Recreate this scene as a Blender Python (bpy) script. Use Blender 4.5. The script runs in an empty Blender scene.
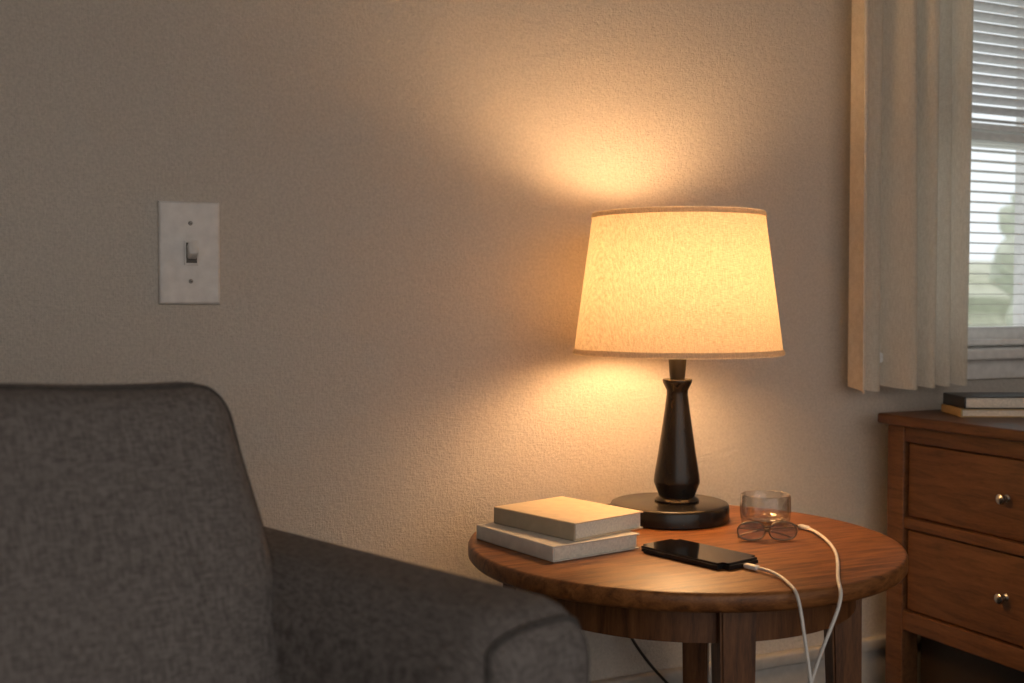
import bpy, bmesh, math, random
from mathutils import Vector, Matrix
random.seed(4)
R = math.radians
scene = bpy.context.scene

# ------------------------------------------------------------------ materials
def new_mat(name):
    m = bpy.data.materials.new(name); m.use_nodes = True
    nt = m.node_tree; b = nt.nodes["Principled BSDF"]
    return m, nt, b
def N(nt, t, **kw):
    n = nt.nodes.new(t)
    for k, v in kw.items():
        if k in n.inputs: n.inputs[k].default_value = v
        else: setattr(n, k, v)
    return n
def objcoord(nt, scale=(1,1,1), rot=(0,0,0)):
    tc = nt.nodes.new("ShaderNodeTexCoord"); mp = nt.nodes.new("ShaderNodeMapping")
    mp.inputs["Scale"].default_value = scale; mp.inputs["Rotation"].default_value = rot
    nt.links.new(tc.outputs["Object"], mp.inputs["Vector"])
    return mp.outputs["Vector"]
def ramp(nt, fac, stops):
    r = nt.nodes.new("ShaderNodeValToRGB"); cr = r.color_ramp
    while len(cr.elements) < len(stops): cr.elements.new(0.5)
    for e, (p, c) in zip(cr.elements, stops):
        e.position = p; e.color = (*c, 1)
    nt.links.new(fac, r.inputs["Fac"]); return r.outputs["Color"]
def bump(nt, b, h, strength, dist):
    bp = nt.nodes.new("ShaderNodeBump"); bp.inputs["Strength"].default_value = strength
    bp.inputs["Distance"].default_value = dist
    nt.links.new(h, bp.inputs["Height"])
    nt.links.new(bp.outputs["Normal"], b.inputs["Normal"]); return bp
def simple(name, col, rough=0.5, metal=0.0, nscale=60, var=0.08, bumpd=0.0):
    m, nt, b = new_mat(name)
    v = objcoord(nt)
    n = N(nt, "ShaderNodeTexNoise", Scale=nscale, Detail=4.0)
    nt.links.new(v, n.inputs["Vector"])
    c0 = tuple(max(0, c*(1-var)) for c in col); c1 = tuple(min(1, c*(1+var)) for c in col)
    nt.links.new(ramp(nt, n.outputs["Fac"], [(0.3, c0), (0.7, c1)]), b.inputs["Base Color"])
    b.inputs["Roughness"].default_value = rough; b.inputs["Metallic"].default_value = metal
    if bumpd: bump(nt, b, n.outputs["Fac"], 0.5, bumpd)
    return m

def wall_mat(name, col):
    m, nt, b = new_mat(name)
    v = objcoord(nt)
    n1 = N(nt, "ShaderNodeTexNoise", Scale=240.0, Detail=3.0, Roughness=0.55)
    n2 = N(nt, "ShaderNodeTexNoise", Scale=90.0, Detail=2.0)
    n3 = N(nt, "ShaderNodeTexNoise", Scale=1.6, Detail=2.0)
    for n in (n1, n2, n3): nt.links.new(v, n.inputs["Vector"])
    v2 = objcoord(nt, (60, 60, 700))
    n4 = N(nt, "ShaderNodeTexNoise", Scale=1.0, Detail=2.0); nt.links.new(v2, n4.inputs["Vector"])
    v3 = objcoord(nt, (700, 700, 60))
    n5 = N(nt, "ShaderNodeTexNoise", Scale=1.0, Detail=2.0); nt.links.new(v3, n5.inputs["Vector"])
    a = N(nt, "ShaderNodeMath", operation='ADD'); nt.links.new(n1.outputs["Fac"], a.inputs[0]); nt.links.new(n2.outputs["Fac"], a.inputs[1])
    a2 = N(nt, "ShaderNodeMath", operation='ADD'); nt.links.new(n4.outputs["Fac"], a2.inputs[0]); nt.links.new(n5.outputs["Fac"], a2.inputs[1])
    a3 = N(nt, "ShaderNodeMath", operation='MULTIPLY_ADD'); a3.inputs[1].default_value = 0.7
    nt.links.new(a2.outputs[0], a3.inputs[0]); nt.links.new(a.outputs[0], a3.inputs[2])
    bump(nt, b, a3.outputs[0], 0.5, 0.0029)
    c = ramp(nt, n1.outputs["Fac"], [(0.3, tuple(x*0.90 for x in col)), (0.7, tuple(x*1.08 for x in col))])
    c2 = ramp(nt, n3.outputs["Fac"], [(0.3, (0.96,)*3), (0.7, (1,1,1))])
    mx = N(nt, "ShaderNodeMix", data_type='RGBA', blend_type='MULTIPLY'); mx.inputs[0].default_value = 1
    nt.links.new(c, mx.inputs[6]); nt.links.new(c2, mx.inputs[7])
    nt.links.new(mx.outputs[2], b.inputs["Base Color"])
    b.inputs["Roughness"].default_value = 0.75
    b.inputs["Specular IOR Level"].default_value = 0.25
    return m

def wood(name, dark, mid, light, scale=(1, 14, 14), rough=0.35, coat=0.0, freq=6.0, spec=0.4):
    m, nt, b = new_mat(name)
    v = objcoord(nt, scale)
    n = N(nt, "ShaderNodeTexNoise", Scale=freq, Detail=8.0, Roughness=0.62, Distortion=0.6)
    nt.links.new(v, n.inputs["Vector"])
    vf = objcoord(nt, tuple(s*8 for s in scale))
    nf = N(nt, "ShaderNodeTexNoise", Scale=freq, Detail=3.0); nt.links.new(vf, nf.inputs["Vector"])
    a = N(nt, "ShaderNodeMath", operation='MULTIPLY_ADD'); a.inputs[1].default_value = 0.3
    nt.links.new(nf.outputs["Fac"], a.inputs[0]); nt.links.new(n.outputs["Fac"], a.inputs[2])
    nt.links.new(ramp(nt, a.outputs[0], [(0.45, dark), (0.63, mid), (0.85, light)]), b.inputs["Base Color"])
    b.inputs["Roughness"].default_value = rough
    b.inputs["Specular IOR Level"].default_value = spec
    b.inputs["Coat Weight"].default_value = coat; b.inputs["Coat Roughness"].default_value = 0.32
    bump(nt, b, a.outputs[0], 0.15, 0.001)
    return m

def fabric(name, c0, c1, scale=420.0, rough=0.95, trans=0.0, bd=0.0012, det=2.0, k=0.10, lo=0.40, hi=0.60):
    m, nt, b = new_mat(name)
    va = objcoord(nt, (scale, scale*k, scale*k)); vb = objcoord(nt, (scale*k, scale*0.5, scale))
    outs = []
    for v in (va, vb):
        n = N(nt, "ShaderNodeTexNoise", Scale=1.0, Detail=det); nt.links.new(v, n.inputs["Vector"]); outs.append(n.outputs["Fac"])
    a = N(nt, "ShaderNodeMath", operation='ADD'); nt.links.new(outs[0], a.inputs[0]); nt.links.new(outs[1], a.inputs[1])
    d = N(nt, "ShaderNodeMath", operation='MULTIPLY'); nt.links.new(a.outputs[0], d.inputs[0]); d.inputs[1].default_value = 0.5
    col = ramp(nt, d.outputs[0], [(lo, c0), (hi, c1)])
    nt.links.new(col, b.inputs["Base Color"])
    b.inputs["Roughness"].default_value = rough
    b.inputs["Specular IOR Level"].default_value = 0.15
    bp = bump(nt, b, d.outputs[0], 0.8, bd)
    if trans:
        t = N(nt, "ShaderNodeBsdfTranslucent"); nt.links.new(col, t.inputs["Color"])
        ms = N(nt, "ShaderNodeMixShader"); ms.inputs[0].default_value = trans
        nt.links.new(b.outputs[0], ms.inputs[1]); nt.links.new(t.outputs[0], ms.inputs[2])
        nt.links.new(ms.outputs[0], nt.nodes["Material Output"].inputs["Surface"])
    return m

M_wall = wall_mat("wallpaper", (0.62, 0.57, 0.51))
M_white = simple("white_paint", (0.86, 0.84, 0.81), 0.45)
M_trim = simple("trim_paint", (0.50, 0.47, 0.43), 0.5)
M_ceil = simple("ceiling_paint", (0.7, 0.68, 0.64), 0.9)
M_floor = wood("floor_wood", (0.02, 0.011, 0.007), (0.04, 0.022, 0.013), (0.065, 0.038, 0.022), (1.5, 14, 14), 0.45)
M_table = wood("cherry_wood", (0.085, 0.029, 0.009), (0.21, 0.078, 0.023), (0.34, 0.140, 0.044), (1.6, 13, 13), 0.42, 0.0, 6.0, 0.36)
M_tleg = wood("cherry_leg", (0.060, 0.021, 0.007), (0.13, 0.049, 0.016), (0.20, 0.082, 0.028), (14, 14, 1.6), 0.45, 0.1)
M_dres = wood("dresser_wood", (0.055, 0.022, 0.008), (0.110, 0.046, 0.017), (0.155, 0.069, 0.027), (14, 1.6, 14), 0.45, 0.1)
M_sofa = fabric("grey_upholstery", (0.108, 0.096, 0.091), (0.235, 0.212, 0.202), 900.0, k=0.12, bd=0.0010)
M_pipe = fabric("upholstery_piping", (0.055, 0.049, 0.046), (0.11, 0.10, 0.094), 900.0)
M_shade = fabric("linen_shade", (0.58, 0.425, 0.26), (0.88, 0.71, 0.49), 1000.0, 0.9, 0.170, 0.0003, 2.5, 0.12, 0.36, 0.64)
M_hem = fabric("shade_hem", (0.62, 0.54, 0.42), (0.78, 0.69, 0.55), 900.0, 0.9, 0.38, 0.0004)
M_curt = fabric("curtain_cloth", (0.74, 0.67, 0.56), (0.86, 0.79, 0.68), 700.0, 0.95, 0.30, 0.0005)
M_black = simple("bronze_black", (0.022, 0.018, 0.015), 0.27, 0.35)
M_blackm = simple("socket_metal", (0.018, 0.015, 0.012), 0.5, 0.3)
M_plate = simple("switch_plastic", (0.74, 0.72, 0.70), 0.35)
M_screw = simple("painted_screw", (0.40, 0.38, 0.36), 0.35, 0.3)
M_slot = simple("dark_slot", (0.12, 0.11, 0.10), 0.7)
M_pages = simple("book_pages", (0.80, 0.74, 0.64), 0.9, 0, 300, 0.12)
M_cov1 = simple("cover_cream", (0.76, 0.62, 0.44), 0.5)
M_spine = simple("spine_tan", (0.46, 0.38, 0.27), 0.6)
M_cov2 = simple("cover_white", (0.68, 0.63, 0.56), 0.55)
M_covb = simple("cover_black", (0.02, 0.022, 0.026), 0.4)
M_covy = simple("cover_tan", (0.50, 0.37, 0.18), 0.6)
M_phone = simple("phone_case", (0.018, 0.018, 0.02), 0.3, 0.3)
M_glassb = simple("phone_glass", (0.008, 0.008, 0.010), 0.07)
M_cable = simple("white_cable", (0.80, 0.77, 0.73), 0.4)
M_cord = simple("lamp_cord_plastic", (0.035, 0.028, 0.022), 0.5)
M_nickel = simple("nickel", (0.55, 0.53, 0.50), 0.25, 1.0)
M_frame = simple("glasses_metal", (0.20, 0.16, 0.12), 0.3, 0.8)
M_slat = simple("blind_slat", (0.86, 0.86, 0.85), 0.5)
M_leaf = simple("foliage", (0.62, 0.66, 0.56), 0.8, 0, 5, 0.12)
M_lawn = simple("lawn", (0.64, 0.67, 0.60), 0.9, 0, 4, 0.2)
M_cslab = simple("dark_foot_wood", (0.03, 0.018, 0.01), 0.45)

def thin_glass(name, tint, f0=0.04, power=4.0):
    m, nt, b = new_mat(name)
    tr = N(nt, "ShaderNodeBsdfTransparent"); tr.inputs["Color"].default_value = (*tint, 1)
    gl = N(nt, "ShaderNodeBsdfGlossy"); gl.inputs["Roughness"].default_value = 0.03
    lw = N(nt, "ShaderNodeLayerWeight"); lw.inputs["Blend"].default_value = 0.5
    pw = N(nt, "ShaderNodeMath", operation='POWER'); pw.inputs[1].default_value = power
    nt.links.new(lw.outputs["Facing"], pw.inputs[0])
    ma = N(nt, "ShaderNodeMath", operation='MULTIPLY_ADD'); ma.inputs[1].default_value = 0.7; ma.inputs[2].default_value = f0
    nt.links.new(pw.outputs[0], ma.inputs[0])
    ms = N(nt, "ShaderNodeMixShader")
    nt.links.new(ma.outputs[0], ms.inputs[0])
    nt.links.new(tr.outputs[0], ms.inputs[1]); nt.links.new(gl.outputs[0], ms.inputs[2])
    nt.links.new(ms.outputs[0], nt.nodes["Material Output"].inputs["Surface"])
    return m
M_glass = thin_glass("clear_glass", (0.92, 0.93, 0.93), 0.07, 1.8)
M_lens = thin_glass("clear_lens", (0.82, 0.77, 0.72), 0.10)
M_pane = thin_glass("window_pane", (0.98, 0.99, 0.99), 0.02)
M_bulb, nt, b = new_mat("bulb_glow")
b.inputs["Base Color"].default_value = (1, 0.9, 0.7, 1)
b.inputs["Emission Color"].default_value = (1.0, 0.61, 0.29, 1)
b.inputs["Emission Strength"].default_value = 77.0

# ------------------------------------------------------------------ helpers
def empty(name, loc=(0,0,0), rz=0.0):
    e = bpy.data.objects.new(name, None); scene.collection.objects.link(e)
    e.location = loc; e.rotation_euler = (0, 0, rz); e.empty_display_size = 0.1
    return e
def link(name, me, mat, parent=None, loc=(0,0,0), rot=(0,0,0), smooth=False):
    o = bpy.data.objects.new(name, me); scene.collection.objects.link(o)
    o.location = loc; o.rotation_euler = rot
    if mat: me.materials.append(mat)
    if parent: o.parent = parent
    if smooth:
        for p in me.polygons: p.use_smooth = True
    return o
def box(name, size, loc, mat, parent=None, rot=(0,0,0), bev=0.0, seg=3):
    bm = bmesh.new(); bmesh.ops.create_cube(bm, size=1.0)
    bmesh.ops.scale(bm, vec=size, verts=bm.verts)
    if bev: bmesh.ops.bevel(bm, geom=bm.edges[:], offset=bev, segments=seg, profile=0.5, affect='EDGES')
    me = bpy.data.meshes.new(name); bm.to_mesh(me); bm.free()
    o = link(name, me, mat, parent, loc, rot)
    if bev:
        for p in me.polygons: p.use_smooth = True
        try: me.set_sharp_from_angle(angle=R(50))
        except Exception: pass
    return o
def bx(name, lo, hi, mat, parent=None, bev=0.0):
    return box(name, tuple(h-l for l, h in zip(lo, hi)), tuple((h+l)/2 for l, h in zip(lo, hi)), mat, parent, bev=bev)
def lathe(name, prof, mat, parent=None, loc=(0,0,0), seg=64, closed=False, sharp=40, rot=(0,0,0)):
    vs, fs = [], []
    n = len(prof)
    for i in range(seg):
        a = 2*math.pi*i/seg
        for r, z in prof: vs.append((r*math.cos(a), r*math.sin(a), z))
    rng = n if closed else n-1
    for i in range(seg):
        j = (i+1) % seg
        for k in range(rng):
            k2 = (k+1) % n
            fs.append((i*n+k, j*n+k, j*n+k2, i*n+k2))
    me = bpy.data.meshes.new(name); me.from_pydata(vs, [], fs)
    bm = bmesh.new(); bm.from_mesh(me)
    bmesh.ops.remove_doubles(bm, verts=bm.verts, dist=1e-6)
    bmesh.ops.recalc_face_normals(bm, faces=bm.faces)
    bm.to_mesh(me); bm.free()
    o = link(name, me, mat, parent, loc, rot, True)
    try: me.set_sharp_from_angle(angle=R(sharp))
    except Exception: pass
    return o
def tube(name, pts, rad, mat, parent=None, cyclic=False, loc=(0,0,0), rot=(0,0,0), smooth=True, res=6):
    cu = bpy.data.curves.new(name, 'CURVE'); cu.dimensions = '3D'
    cu.bevel_depth = rad; cu.bevel_resolution = 4; cu.use_fill_caps = True
    if smooth:
        s = cu.splines.new('NURBS'); s.points.add(len(pts)-1)
        for p, c in zip(s.points, pts): p.co = (*c, 1)
        s.order_u = 4; s.use_endpoint_u = not cyclic; s.resolution_u = res
    else:
        s = cu.splines.new('POLY'); s.points.add(len(pts)-1)
        for p, c in zip(s.points, pts): p.co = (*c, 1)
    s.use_cyclic_u = cyclic
    o = bpy.data.objects.new(name, cu); scene.collection.objects.link(o)
    cu.materials.append(mat); o.location = loc; o.rotation_euler = rot
    if parent: o.parent = parent
    return o
def softbox(name, half, rad, mat, parent, loc, rot=(0,0,0), puff=0.0, ptop=0.0, n=22, pipe=None, wob=0.0):
    """rounded, puffed upholstery block; local -y is its front face"""
    hx, hy, hz = half
    def fmap(p):
        q = [math.sin(c*math.pi/2)*0.55 + c*0.45 for c in p]
        w = Vector((q[0]*hx, q[1]*hy, q[2]*hz))
        c = Vector((max(-hx+rad, min(hx-rad, w.x)), max(-hy+rad, min(hy-rad, w.y)), max(-hz+rad, min(hz-rad, w.z))))
        d = w-c
        surf = max(abs(p[0]), abs(p[1]), abs(p[2])) > 1-1e-6
        if d.length > 1e-9 and surf: w = c + d.normalized()*rad
        fx, fz = max(1-q[0]**2, 0), max(1-q[2]**2, 0)
        w.y += (-puff*fx**0.6*fz**0.6) * (0.5-0.5*q[1])
        w.z += ptop*fx**0.6*(0.5+0.5*q[2])
        if wob:
            w.y += wob*math.sin(w.x*17+w.z*9)*0.5 + wob*math.sin(w.z*23-w.x*8)*0.5
            w.z += wob*math.sin(w.x*19+1.0)*0.6
            w.x += wob*math.sin(w.z*21+2.0)*0.5
        return w
    bm = bmesh.new(); bmesh.ops.create_cube(bm, size=2.0)
    bmesh.ops.subdivide_edges(bm, edges=bm.edges[:], cuts=n, use_grid_fill=True)
    for v in bm.verts: v.co = fmap(v.co)
    me = bpy.data.meshes.new(name); bm.to_mesh(me); bm.free()
    o = link(name, me, mat, parent, loc, rot, True)
    if pipe:
        pts = []
        K = 26
        for i in range(K): pts.append((-1+2*i/K, -1, 1))
        for i in range(K): pts.append((1, -1, 1-2*i/K))
        for i in range(K): pts.append((1-2*i/K, -1, -1))
        for i in range(K): pts.append((-1, -1, -1+2*i/K))
        ppts = [fmap(Vector(p)) for p in pts]
        tube(name+"_piping", [tuple(p) for p in ppts], pipe, M_pipe, parent, True, loc, rot)
    return o

# ------------------------------------------------------------------ room shell
YW, XW = 1.72, 2.22
CZ = 2.4
wall = empty("wall_back")
OX0, OX1, OZ0, OZ1 = 1.60, 2.14, 0.70, 1.85
bx("left_panel", (-1.9, YW, 0), (OX0, YW+0.16, CZ), M_wall, wall)
bx("below_window", (OX0, YW, 0), (OX1, YW+0.16, OZ0), M_wall, wall)
bx("above_window", (OX0, YW, OZ1), (OX1, YW+0.16, CZ), M_wall, wall)
bx("right_panel", (OX1, YW, 0), (XW, YW+0.16, CZ), M_wall, wall)
bx("wall_right", (XW, -1.8, 0), (XW+0.12, YW+0.16, CZ), M_wall)
bx("wall_left", (-1.72, -1.8, 0), (-1.6, YW, CZ), M_wall)
bx("floor", (-1.9, -1.8, -0.1), (XW+0.12, YW+0.16, 0), M_floor)
bx("ceiling", (-1.9, -1.8, CZ), (XW+0.12, YW+0.16, CZ+0.1), M_ceil)
bb = empty("baseboard_back")
bx("board", (-1.6, YW-0.014, 0), (XW, YW, 0.125), M_trim, bb, 0.002)
bx("cap", (-1.6, YW-0.020, 0.120), (XW, YW, 0.145), M_trim, bb, 0.005)
bx("shoe", (-1.6, YW-0.026, 0), (XW, YW-0.013, 0.022), M_trim, bb, 0.004)
bx("baseboard_right", (XW-0.014, -1.8, 0), (XW, YW-0.03, 0.14), M_trim, None, 0.003)

# ------------------------------------------------------------------ window
win = empty("window_1")
yi = YW+0.05
bx("stool", (OX0-0.06, YW-0.045, 0.682), (OX1+0.06, YW+0.10, 0.702), M_white, win, 0.004)
bx("apron", (OX0-0.04, YW-0.012, 0.640), (OX1+0.04, YW, 0.682), M_white, win, 0.003)
bx("casing_left", (OX0-0.05, YW-0.014, 0.70), (OX0+0.004, YW, OZ1), M_white, win, 0.003)
bx("casing_right", (OX1-0.004, YW-0.014, 0.70), (OX1+0.05, YW, OZ1), M_white, win, 0.003)
bx("casing_top", (OX0-0.05, YW-0.014, OZ1), (OX1+0.05, YW, OZ1+0.06), M_white, win, 0.003)
for nm, x0, x1 in (("jamb_left", OX0, OX0+0.012), ("jamb_right", OX1-0.012, OX1)):
    bx(nm, (x0, YW, 0.70), (x1, YW+0.16, OZ1), M_white, win)
RZ = 1.15
for tag, y0, z0, z1 in (("lower_sash", yi, 0.703, RZ+0.02), ("upper_sash", yi+0.035, RZ-0.02, OZ1)):
    x0, x1 = OX0+0.012, OX1-0.012
    bx(tag+"_bottom", (x0, y0, z0), (x1, y0+0.03, z0+0.042), M_white, win, 0.003)
    bx(tag+"_top", (x0, y0, z1-0.04), (x1, y0+0.03, z1), M_white, win, 0.003)
    bx(tag+"_stile_l", (x0, y0, z0), (x0+0.04, y0+0.03, z1), M_white, win, 0.003)
    bx(tag+"_stile_r", (x1-0.04, y0, z0), (x1, y0+0.03, z1), M_white, win, 0.003)
    bx(tag+"_pane", (x0+0.03, y0+0.013, z0+0.03), (x1-0.03, y0+0.016, z1-0.03), M_pane, win)
bl = empty("window_blind")
bx("headrail", (OX0+0.015, YW+0.005, OZ1-0.035), (OX1-0.015, YW+0.04, OZ1), M_slat, bl, 0.003)
z = OZ1-0.05; i = 0
while z > 0.73:
    tilt = -28 if z > 1.19 else -1
    box("slat_%02d" % i, (OX1-OX0-0.034, 0.024, 0.0010), ((OX0+OX1)/2, YW+0.024, z), M_slat, bl, (R(tilt), 0, 0)); z -= 0.021; i += 1
bx("bottom_rail", (OX0+0.017, YW+0.012, 0.708), (OX1-0.017, YW+0.036, 0.720), M_slat, bl, 0.003)
for k, x in enumerate((OX0+0.08, OX1-0.10)):
    tube("cord_%d" % k, [(x, YW+0.010, OZ1-0.03), (x, YW+0.010, 0.715)], 0.0012, M_slat, bl, smooth=False)

# curtain -----------------------------------------------------------
cur = empty("curtain")
def curtain_sheet():
    nx, nz = 260, 50
    x0, x1 = 1.466, 1.752
    vs, fs = [], []
    zt, zb = 2.12, 0.640
    for j in range(nz+1):
        t = j/nz; z = zt+(zb-zt)*t
        for i in range(nx+1):
            s = i/nx
            sp = 0.96+0.04*t
            x = x1-0.014+(0.012*t) - (x1-x0)*(1-s)*sp
            ph = s*2*math.pi*5.4 + 0.7*math.sin(1.6*t+s*5) + 1.1*math.sin(s*7.5+0.5) + 3.3
            amp = 0.021+0.008*math.sin(s*11+2)
            y = YW-0.055 + amp*math.sin(ph) + 0.004*math.sin(ph*0.47+t*2)
            x += 0.010*math.cos(ph+0.9)
            vs.append((x, y, z + (0.005*math.sin(ph) - 0.006*(1-s))*t))
    for j in range(nz):
        for i in range(nx):
            a = j*(nx+1)+i; fs.append((a, a+1, a+nx+2, a+nx+1))
    me = bpy.data.meshes.new("cloth"); me.from_pydata(vs, [], fs)
    return link("cloth", me, M_curt, cur, smooth=True)
curtain_sheet()
tube("rod", [(1.40, YW-0.055, 2.13), (2.18, YW-0.055, 2.13)], 0.010, M_blackm, cur, smooth=False)
for k, x in enumerate((1.42, 2.16)):
    tube("bracket_%d" % k, [(x, YW, 2.13), (x, YW-0.055, 2.13)], 0.006, M_blackm, cur, smooth=False)

# ------------------------------------------------------------------ light switch
sw = empty("light_switch", (0.283, YW, 0.869))
def plate_mesh():
    bm = bmesh.new(); bmesh.ops.create_cube(bm, size=1.0)
    bmesh.ops.scale(bm, vec=(0.087, 0.008, 0.149), verts=bm.verts)
    fr = [f for f in bm.faces if f.normal.y < -0.9]
    ed = [e for f in fr for e in f.edges]
    bmesh.ops.bevel(bm, geom=ed, offset=0.0055, segments=4, profile=0.6, affect='EDGES')
    me = bpy.data.meshes.new("plate"); bm.to_mesh(me); bm.free(); return me
link("plate", plate_mesh(), M_plate, sw, (0, -0.004, 0))
bx("toggle_surround", (-0.0085, -0.0100, -0.018), (0.0125, -0.0075, 0.018), M_plate, sw, 0.0011)
bx("toggle_slot", (-0.0055, -0.0104, -0.0145), (0.0095, -0.0098, 0.0145), M_slot, sw)
box("toggle_lever", (0.0130, 0.019, 0.020), (0.0020, -0.0165, 0.0035), M_plate, sw, (R(-25), 0, 0), 0.0022)
for k, z in enumerate((0.043, -0.041)):
    lathe("screw_%d" % k, [(0, 0.0012), (0.0022, 0.001), (0.0033, 0), (0.0033, -0.001)], M_screw, sw, (0.001, -0.0082, z), 20, rot=(R(90), 0, 0))
    box("screw_slot_%d" % k, (0.0045, 0.0006, 0.0008), (0.001, -0.0094, z), M_slot, sw, (0, R(20), 0))

# ------------------------------------------------------------------ side table
TX, TY, TZ = 0.908, 1.373, 0.46
tab = empty("round_side_table", (TX, TY, 0))
RT = 0.305
lathe("top", [(0, TZ), (RT-0.006, TZ), (RT-0.002, TZ-0.0015), (RT, TZ-0.005), (RT, TZ-0.019), (RT-0.004, TZ-0.0235), (RT-0.012, TZ-0.025), (0, TZ-0.025)],
      M_table, tab, seg=128, sharp=60)
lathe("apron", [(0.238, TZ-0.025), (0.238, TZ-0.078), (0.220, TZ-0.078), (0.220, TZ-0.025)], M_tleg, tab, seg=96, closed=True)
for k, ang in enumerate((-25-83, -25+4, -25+76, -25+180)):
    a = R(ang)
    bm = bmesh.new(); bmesh.ops.create_cube(bm, size=1.0)
    for v in bm.verts:
        w = 0.046 if v.co.z > 0 else 0.034
        off = 0.0 if v.co.z > 0 else 0.012
        v.co = Vector((v.co.x*w+off, v.co.y*w, v.co.z*(TZ-0.025)))
    bmesh.ops.bevel(bm, geom=bm.edges[:], offset=0.003, segments=2, affect='EDGES')
    me = bpy.data.meshes.new("leg"); bm.to_mesh(me); bm.free()
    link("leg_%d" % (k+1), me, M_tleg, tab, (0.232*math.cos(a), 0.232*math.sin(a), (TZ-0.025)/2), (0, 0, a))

# ------------------------------------------------------------------ lamp
LX, LY = 0.988, 1.51
lamp = empty("table_lamp", (LX, LY, TZ))
lathe("base_disc", [(0, 0.0), (0.090, 0.0), (0.092, 0.002), (0.092, 0.022), (0.090, 0.0255), (0.086, 0.027), (0, 0.027)], M_black, lamp, (-0.012, 0.002, 0.0), 96)
lathe("stem", [(0, 0.027), (0.034, 0.027), (0.035, 0.030), (0.032, 0.034), (0.028, 0.036), (0.0285, 0.038), (0.0355, 0.056), (0.0358, 0.060), (0.035, 0.068), (0.030, 0.098), (0.0245, 0.135),
      (0.0195, 0.170), (0.0165, 0.195), (0.0168, 0.201), (0.0225, 0.2125), (0.0232, 0.2165), (0.0225, 0.218), (0.010, 0.218), (0, 0.218)], M_black, lamp, seg=72, sharp=35)
lathe("socket", [(0, 0.218), (0.011, 0.218), (0.012, 0.222), (0.014, 0.248), (0.0145, 0.275), (0.013, 0.285), (0, 0.285)], M_blackm, lamp, seg=40)
BZ = -0.008
lathe("bulb", [(0, 0.300+BZ), (0.013, 0.302+BZ), (0.016, 0.318+BZ), (0.029, 0.345+BZ), (0.042, 0.370+BZ), (0.046, 0.392+BZ), (0.042, 0.414+BZ), (0.030, 0.430+BZ), (0.014, 0.438+BZ), (0, 0.439+BZ)], M_bulb, lamp, seg=32, sharp=80)
lathe("bulb_collar", [(0, 0.284), (0.013, 0.284), (0.013, 0.296), (0, 0.296)], M_nickel, lamp, seg=32)
S0, S1, r0, r1 = 0.258, 0.474, 0.161, 0.132
lathe("shade", [(r0, S0), (r0+(r1-r0)*0.33, S0+(S1-S0)*0.33), (r0+(r1-r0)*0.66, S0+(S1-S0)*0.66), (r1, S1)], M_shade, lamp, seg=128, sharp=80)
def band(nm, z0, z1):
    f = lambda z: r0+(r1-r0)*(z-S0)/(S1-S0)+0.0012
    lathe(nm, [(f(z0), z0), (f(z0)+0.0008, (2*z0+z1)/3), (f(z1)+0.0008, (z0+2*z1)/3), (f(z1), z1)], M_hem, lamp, seg=128, sharp=70)
band("shade_hem_bottom", S0-0.001, S0+0.008)
band("shade_hem_top", S1-0.007, S1+0.001)
for k in range(3):
    a = R(120*k+20)
    tube("spider_%d" % k, [(0, 0, S1-0.02), (0.05*math.cos(a), 0.05*math.sin(a), S1-0.02), (r1*math.cos(a), r1*math.sin(a), S1-0.004)], 0.0012, M_blackm, lamp)
for sgn in (-1, 1):
    tube("harp_%d" % (sgn+1), [(sgn*0.012, 0, 0.28), (sgn*0.055, 0, 0.30), (sgn*0.068, 0, 0.38), (sgn*0.055, 0, 0.45), (0, 0, S1-0.02)], 0.0010, M_blackm, lamp)
lathe("finial", [(0, S1-0.022), (0.006, S1-0.02), (0.004, S1-0.012), (0.007, S1-0.006), (0, S1)], M_blackm, lamp, seg=20)
tube("power_cord", [(-0.03, 0.09, 0.006), (-0.05, 0.135, 0.004), (-0.055, 0.160, -0.002), (-0.05, 0.166, -0.03), (-0.035, 0.16, -0.10), (-0.022, 0.155, -0.16), (-0.002, 0.15, -0.215), (0.035, 0.15, -0.27), (0.10, 0.15, -0.34), (0.20, 0.15, -0.43), (0.32, 0.13, -0.456)], 0.0026, M_cord, lamp)

# ------------------------------------------------------------------ books
def book(name, w, l, t, loc, rz, mcov, msp=None):
    e = empty(name, loc, rz)
    ct = 0.0020
    bx("cover_bottom", (-w/2, -l/2, 0), (w/2, l/2, ct), mcov, e, 0.0009)
    bx("cover_top", (-w/2, -l/2, t-ct), (w/2, l/2, t), mcov, e, 0.0009)
    bx("pages", (-w/2+0.004, -l/2+0.003, ct), (w/2-0.003, l/2-0.003, t-ct), M_pages, e, 0.0005)
    bx("spine", (-w/2-0.0012, -l/2, 0), (-w/2+0.003, l/2, t), msp or mcov, e, 0.0018)
    return e
book("hardcover_book", 0.148, 0.182, 0.021, (0.732, 1.422, TZ), R(10), M_cov2)
book("hardcover_book.001", 0.134, 0.166, 0.024, (0.756, 1.434, TZ+0.0212), R(16), M_cov1, M_spine)

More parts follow.
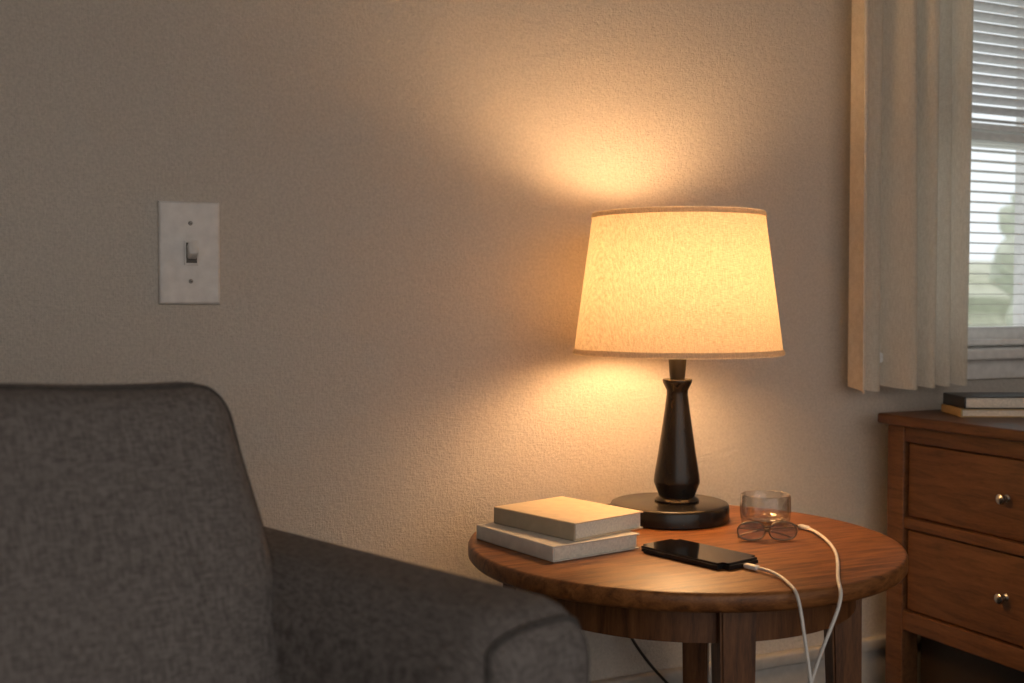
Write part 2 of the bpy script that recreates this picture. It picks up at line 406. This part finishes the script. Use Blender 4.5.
# ------------------------------------------------------------------ phone
ph = empty("smartphone", (0.863, 1.267, TZ), R(14))
def rrect(name, w, l, t, r, mat, parent, loc, bev=0.0012):
    bm = bmesh.new(); bmesh.ops.create_cube(bm, size=1.0)
    bmesh.ops.scale(bm, vec=(w, l, t), verts=bm.verts)
    ve = [e for e in bm.edges if abs(e.verts[0].co.z-e.verts[1].co.z) > t*0.5]
    bmesh.ops.bevel(bm, geom=ve, offset=r, segments=8, affect='EDGES')
    he = [e for e in bm.edges if abs(e.verts[0].co.z-e.verts[1].co.z) < 1e-6 and len(e.link_faces) == 2 and any(abs(f.normal.z) > .9 for f in e.link_faces) and any(abs(f.normal.z) < .1 for f in e.link_faces)]
    bmesh.ops.bevel(bm, geom=he, offset=bev, segments=3, affect='EDGES')
    me = bpy.data.meshes.new(name); bm.to_mesh(me); bm.free()
    o = link(name, me, mat, parent, loc, smooth=True)
    try: me.set_sharp_from_angle(angle=R(35))
    except Exception: pass
    return o
rrect("body", 0.078, 0.155, 0.0085, 0.011, M_phone, ph, (0, 0, 0.00425), 0.0022)
rrect("screen", 0.073, 0.150, 0.0008, 0.009, M_glassb, ph, (0, 0, 0.0086), 0.0003)
box("side_button", (0.0012, 0.014, 0.0025), (-0.0392, 0.03, 0.0045), M_phone, ph, bev=0.0004)

c1 = empty("charging_cable")
def plug(parent, p, d, tag):
    ang = math.atan2(d[1], d[0])
    box("connector_"+tag, (0.007, 0.006, 0.0028), (p[0], p[1], p[2]), M_nickel, parent, (0, 0, ang))
    box("plug_"+tag, (0.021, 0.009, 0.0062), (p[0]+math.cos(ang)*0.0125, p[1]+math.sin(ang)*0.0125, p[2]), M_cable, parent, (0, 0, ang), 0.0022)
plug(c1, (0.8790, 1.1885, TZ+0.0046), (0.24, -0.97), "a")
tube("cord", [(0.884, 1.168, TZ+0.0046), (0.888, 1.15, TZ+0.006), (0.886, 1.12, TZ+0.003), (0.870, 1.085, TZ+0.003), (0.863, 1.069, TZ+0.003), (0.861, 1.057, TZ-0.008), (0.864, 1.052, TZ-0.05), (0.874, 1.048, TZ-0.11),
    (0.876, 1.05, TZ-0.2), (0.88, 1.08, TZ-0.32), (0.92, 1.16, 0.03), (1.02, 1.25, 0.004), (1.2, 1.45, 0.004)], 0.0020, M_cable, c1)
c2 = empty("charging_cable.001")
plug(c2, (1.110, 1.366, TZ+0.0040), (-0.05, -0.99), "a")
tube("cord", [(1.108, 1.345, TZ+0.004), (1.102, 1.325, TZ+0.006), (1.080, 1.27, TZ+0.006), (1.040, 1.20, TZ+0.003), (0.980, 1.13, TZ+0.003), (0.933, 1.076, TZ+0.003), (0.922, 1.056, TZ-0.002), (0.915, 1.051, TZ-0.02), (0.897, 1.055, TZ-0.06),
    (0.884, 1.066, TZ-0.11), (0.872, 1.075, TZ-0.2), (0.90, 1.12, TZ-0.36), (0.96, 1.2, 0.012), (1.05, 1.35, 0.004), (1.25, 1.5, 0.004)], 0.0022, M_cable, c2)

# ------------------------------------------------------------------ tumbler and eyeglasses
tum = empty("glass_tumbler", (1.078, 1.405, TZ))
lathe("glass", [(0, 0.0), (0.031, 0.0), (0.035, 0.003), (0.037, 0.011), (0.0382, 0.024), (0.0374, 0.046), (0.0360, 0.0478), (0.0345, 0.046), (0.0352, 0.024), (0.0340, 0.015), (0.029, 0.010), (0, 0.009)], M_glass, tum, seg=64, sharp=80)
sg = empty("eyeglasses", (1.010, 1.312, TZ), R(-24))
def lens(cx, tag):
    K = 28; out = []
    for k in range(K):
        a = 2*math.pi*k/K
        x = 0.0195*math.copysign(abs(math.cos(a))**0.85, math.cos(a)); zz = 0.0128*math.copysign(abs(math.sin(a))**0.85, math.sin(a))
        out.append((cx+x, 0, 0.0142+zz))
    tube("rim_"+tag, out, 0.0012, M_frame, sg, True)
    bm = bmesh.new()
    f = bm.faces.new([bm.verts.new(p) for p in out])
    r = bmesh.ops.extrude_face_region(bm, geom=[f])
    bmesh.ops.translate(bm, vec=(0, 0.0014, 0), verts=[v for v in r["geom"] if isinstance(v, bmesh.types.BMVert)])
    bmesh.ops.recalc_face_normals(bm, faces=bm.faces)
    me = bpy.data.meshes.new("lens"); bm.to_mesh(me); bm.free()
    link("lens_"+tag, me, M_lens, sg, (0, -0.0007, 0))
lens(-0.0225, "l"); lens(0.0225, "r")
tube("bridge", [(-0.005, 0, 0.018), (-0.003, -0.002, 0.022), (0.003, -0.002, 0.022), (0.005, 0, 0.018)], 0.0011, M_frame, sg)
tube("temple_l", [(-0.041, 0, 0.018), (-0.043, 0.006, 0.018), (-0.038, 0.009, 0.017), (0.01, 0.013, 0.012), (0.032, 0.014, 0.005), (0.038, 0.014, 0.0015)], 0.0012, M_frame, sg)
tube("temple_r", [(0.041, 0, 0.018), (0.043, 0.008, 0.018), (0.038, 0.013, 0.017), (-0.01, 0.019, 0.012), (-0.032, 0.020, 0.005), (-0.038, 0.020, 0.0015)], 0.0012, M_frame, sg)

# ------------------------------------------------------------------ armchair
ch = empty("armchair", (-0.054, 0.853, 0), R(20))
for sx, tag in ((1, "right"), (-1, "left")):
    softbox("arm_"+tag, (0.061, 0.30, 0.240), 0.040, M_sofa, ch, (sx*0.338, 0.02, 0.336), (0, 0, 0), 0.008, 0.008, 26, 0.0028, 0.0015)
softbox("back_cushion", (0.300, 0.088, 0.190), 0.046, M_sofa, ch, (0.013, 0.085, 0.533), (R(-21), 0, 0), 0.036, 0.006, 30, 0.0034, 0.006)
softbox("back_frame", (0.286, 0.070, 0.27), 0.03, M_sofa, ch, (0, 0.245, 0.385), (R(-8), 0, 0), 0, 0, 14)
softbox("seat_cushion", (0.282, 0.225, 0.065), 0.03, M_sofa, ch, (0, -0.075, 0.345), (0, 0, 0), 0.01, 0.012, 18, 0.0035)
softbox("seat_base", (0.284, 0.27, 0.095), 0.015, M_sofa, ch, (0, 0.01, 0.185), (0, 0, 0), 0, 0, 8)
for k, (x, y) in enumerate(((-0.34, -0.22), (0.34, -0.22), (-0.34, 0.26), (0.34, 0.26))):
    box("foot_%d" % k, (0.045, 0.045, 0.10), (x, y, 0.05), M_cslab, ch, bev=0.004)

# ------------------------------------------------------------------ dresser
DZ = 0.590
dr = empty("dresser", (0, 0, 0))
DX0, DX1, DY0, DY1 = 1.546, 2.17, 0.86, 1.650
bx("top", (DX0-0.018, DY0-0.012, DZ-0.020), (DX1+0.01, DY1+0.010, DZ), M_dres, dr, 0.005)
bx("case", (DX0+0.016, DY0+0.01, 0.20), (DX1, DY1-0.01, DZ-0.020), M_dres, dr)
bx("under_shade_block", (DX0+0.05, DY0+0.04, 0.0), (DX1-0.01, DY1-0.04, 0.20), M_cslab, dr)  # dark box added to fill the space under the dresser with shade
for k, (x0, y0) in enumerate(((DX0, DY0), (DX0, DY1-0.042), (DX1-0.042, DY0), (DX1-0.042, DY1-0.042))):
    bx("post_%d" % k, (x0, y0, 0), (x0+0.042, y0+0.042, DZ-0.020), M_dres, dr, 0.003)
bx("rail_top", (DX0+0.003, DY0+0.04, DZ-0.050), (DX0+0.03, DY1-0.04, DZ-0.020), M_dres, dr, 0.002)
bx("rail_mid", (DX0+0.003, DY0+0.04, 0.380), (DX0+0.03, DY1-0.04, 0.400), M_dres, dr, 0.002)
bx("rail_bottom", (DX0+0.003, DY0+0.04, 0.190), (DX0+0.03, DY1-0.04, 0.226), M_dres, dr, 0.002)
for k, (z0, z1) in enumerate(((0.403, 0.537), (0.229, 0.377))):
    bx("drawer_%d" % k, (DX0+0.008, DY0+0.046, z0), (DX0+0.03, DY1-0.046, z1), M_dres, dr, 0.003)
    for j, y in enumerate((1.380, 1.125)):
        lathe("knob_%d_%d" % (k, j), [(0, 0.020), (0.005, 0.0195), (0.0085, 0.017), (0.0092, 0.014), (0.0075, 0.010), (0.004, 0.008), (0.004, 0.002), (0.0065, 0)], M_nickel, dr,
              (DX0+0.008, y, (z0+z1)/2), 24, rot=(0, R(-90), 0))
book("closed_book", 0.175, 0.105, 0.015, (1.706, 1.535, DZ), R(-27), M_covy)
book("closed_book.001", 0.168, 0.102, 0.022, (1.706, 1.535, DZ+0.0152), R(-25), M_covb)

# ------------------------------------------------------------------ outdoors
bx("lawn", (-4, YW+0.3, -0.4), (60, 60, -0.35), M_lawn)
def bush(name, loc, r):
    bm = bmesh.new(); bmesh.ops.create_icosphere(bm, subdivisions=5, radius=1)
    for v in bm.verts:
        d = 1+0.10*math.sin(v.co.x*9+loc[0])*math.sin(v.co.y*8)+0.08*math.sin(v.co.z*11+v.co.x*6)+0.05*random.random()
        v.co = Vector((v.co.x*r[0], v.co.y*r[1], v.co.z*r[2]))*d
    zmin = min(v.co.z for v in bm.verts)
    me = bpy.data.meshes.new(name); bm.to_mesh(me); bm.free()
    link(name, me, M_leaf, None, (loc[0], loc[1], -0.349-zmin))
bush("garden_tree", (15.0, 11.2, 0.8), (1.9, 1.6, 1.45))
bush("garden_hedge", (17.0, 16.0, 0.0), (9.0, 1.2, 0.85))

# ------------------------------------------------------------------ world: dim room behind (darker floor side), overcast daylight outside
w = bpy.data.worlds.new("world"); scene.world = w; w.use_nodes = True
nt = w.node_tree; bg = nt.nodes["Background"]
tc = nt.nodes.new("ShaderNodeTexCoord"); sp = nt.nodes.new("ShaderNodeSeparateXYZ")
nt.links.new(tc.outputs["Generated"], sp.inputs[0])
mr = N(nt, "ShaderNodeMapRange"); mr.inputs[1].default_value = -0.05; mr.inputs[2].default_value = 0.15
nt.links.new(sp.outputs["Y"], mr.inputs[0])
mz = N(nt, "ShaderNodeMapRange"); mz.inputs[1].default_value = -0.30; mz.inputs[2].default_value = 0.20
nt.links.new(sp.outputs["Z"], mz.inputs[0])
inn = N(nt, "ShaderNodeMix", data_type='RGBA'); nt.links.new(mz.outputs[0], inn.inputs[0])
inn.inputs[6].default_value = (0.24, 0.21, 0.19, 1)
inn.inputs[7].default_value = (1.24, 1.16, 1.08, 1)
mx = N(nt, "ShaderNodeMix", data_type='RGBA'); nt.links.new(mr.outputs[0], mx.inputs[0])
nt.links.new(inn.outputs[2], mx.inputs[6])
mx.inputs[7].default_value = (1.10, 1.15, 1.19, 1)
nt.links.new(mx.outputs[2], bg.inputs["Color"]); bg.inputs["Strength"].default_value = 1.0

# ------------------------------------------------------------------ camera
cam = bpy.data.cameras.new("camera"); co = bpy.data.objects.new("camera", cam); scene.collection.objects.link(co)
cam.lens = 1150/1024*36; cam.sensor_width = 36
co.location = (0, 0, 0.80); co.rotation_euler = (R(90-2.04), 0, R(-25))
cam.dof.use_dof = True; cam.dof.focus_distance = 1.60; cam.dof.aperture_fstop = 5.0
cam.clip_start = 0.02
scene.camera = co
scene.view_settings.view_transform = 'Standard'
scene.view_settings.look = 'None'
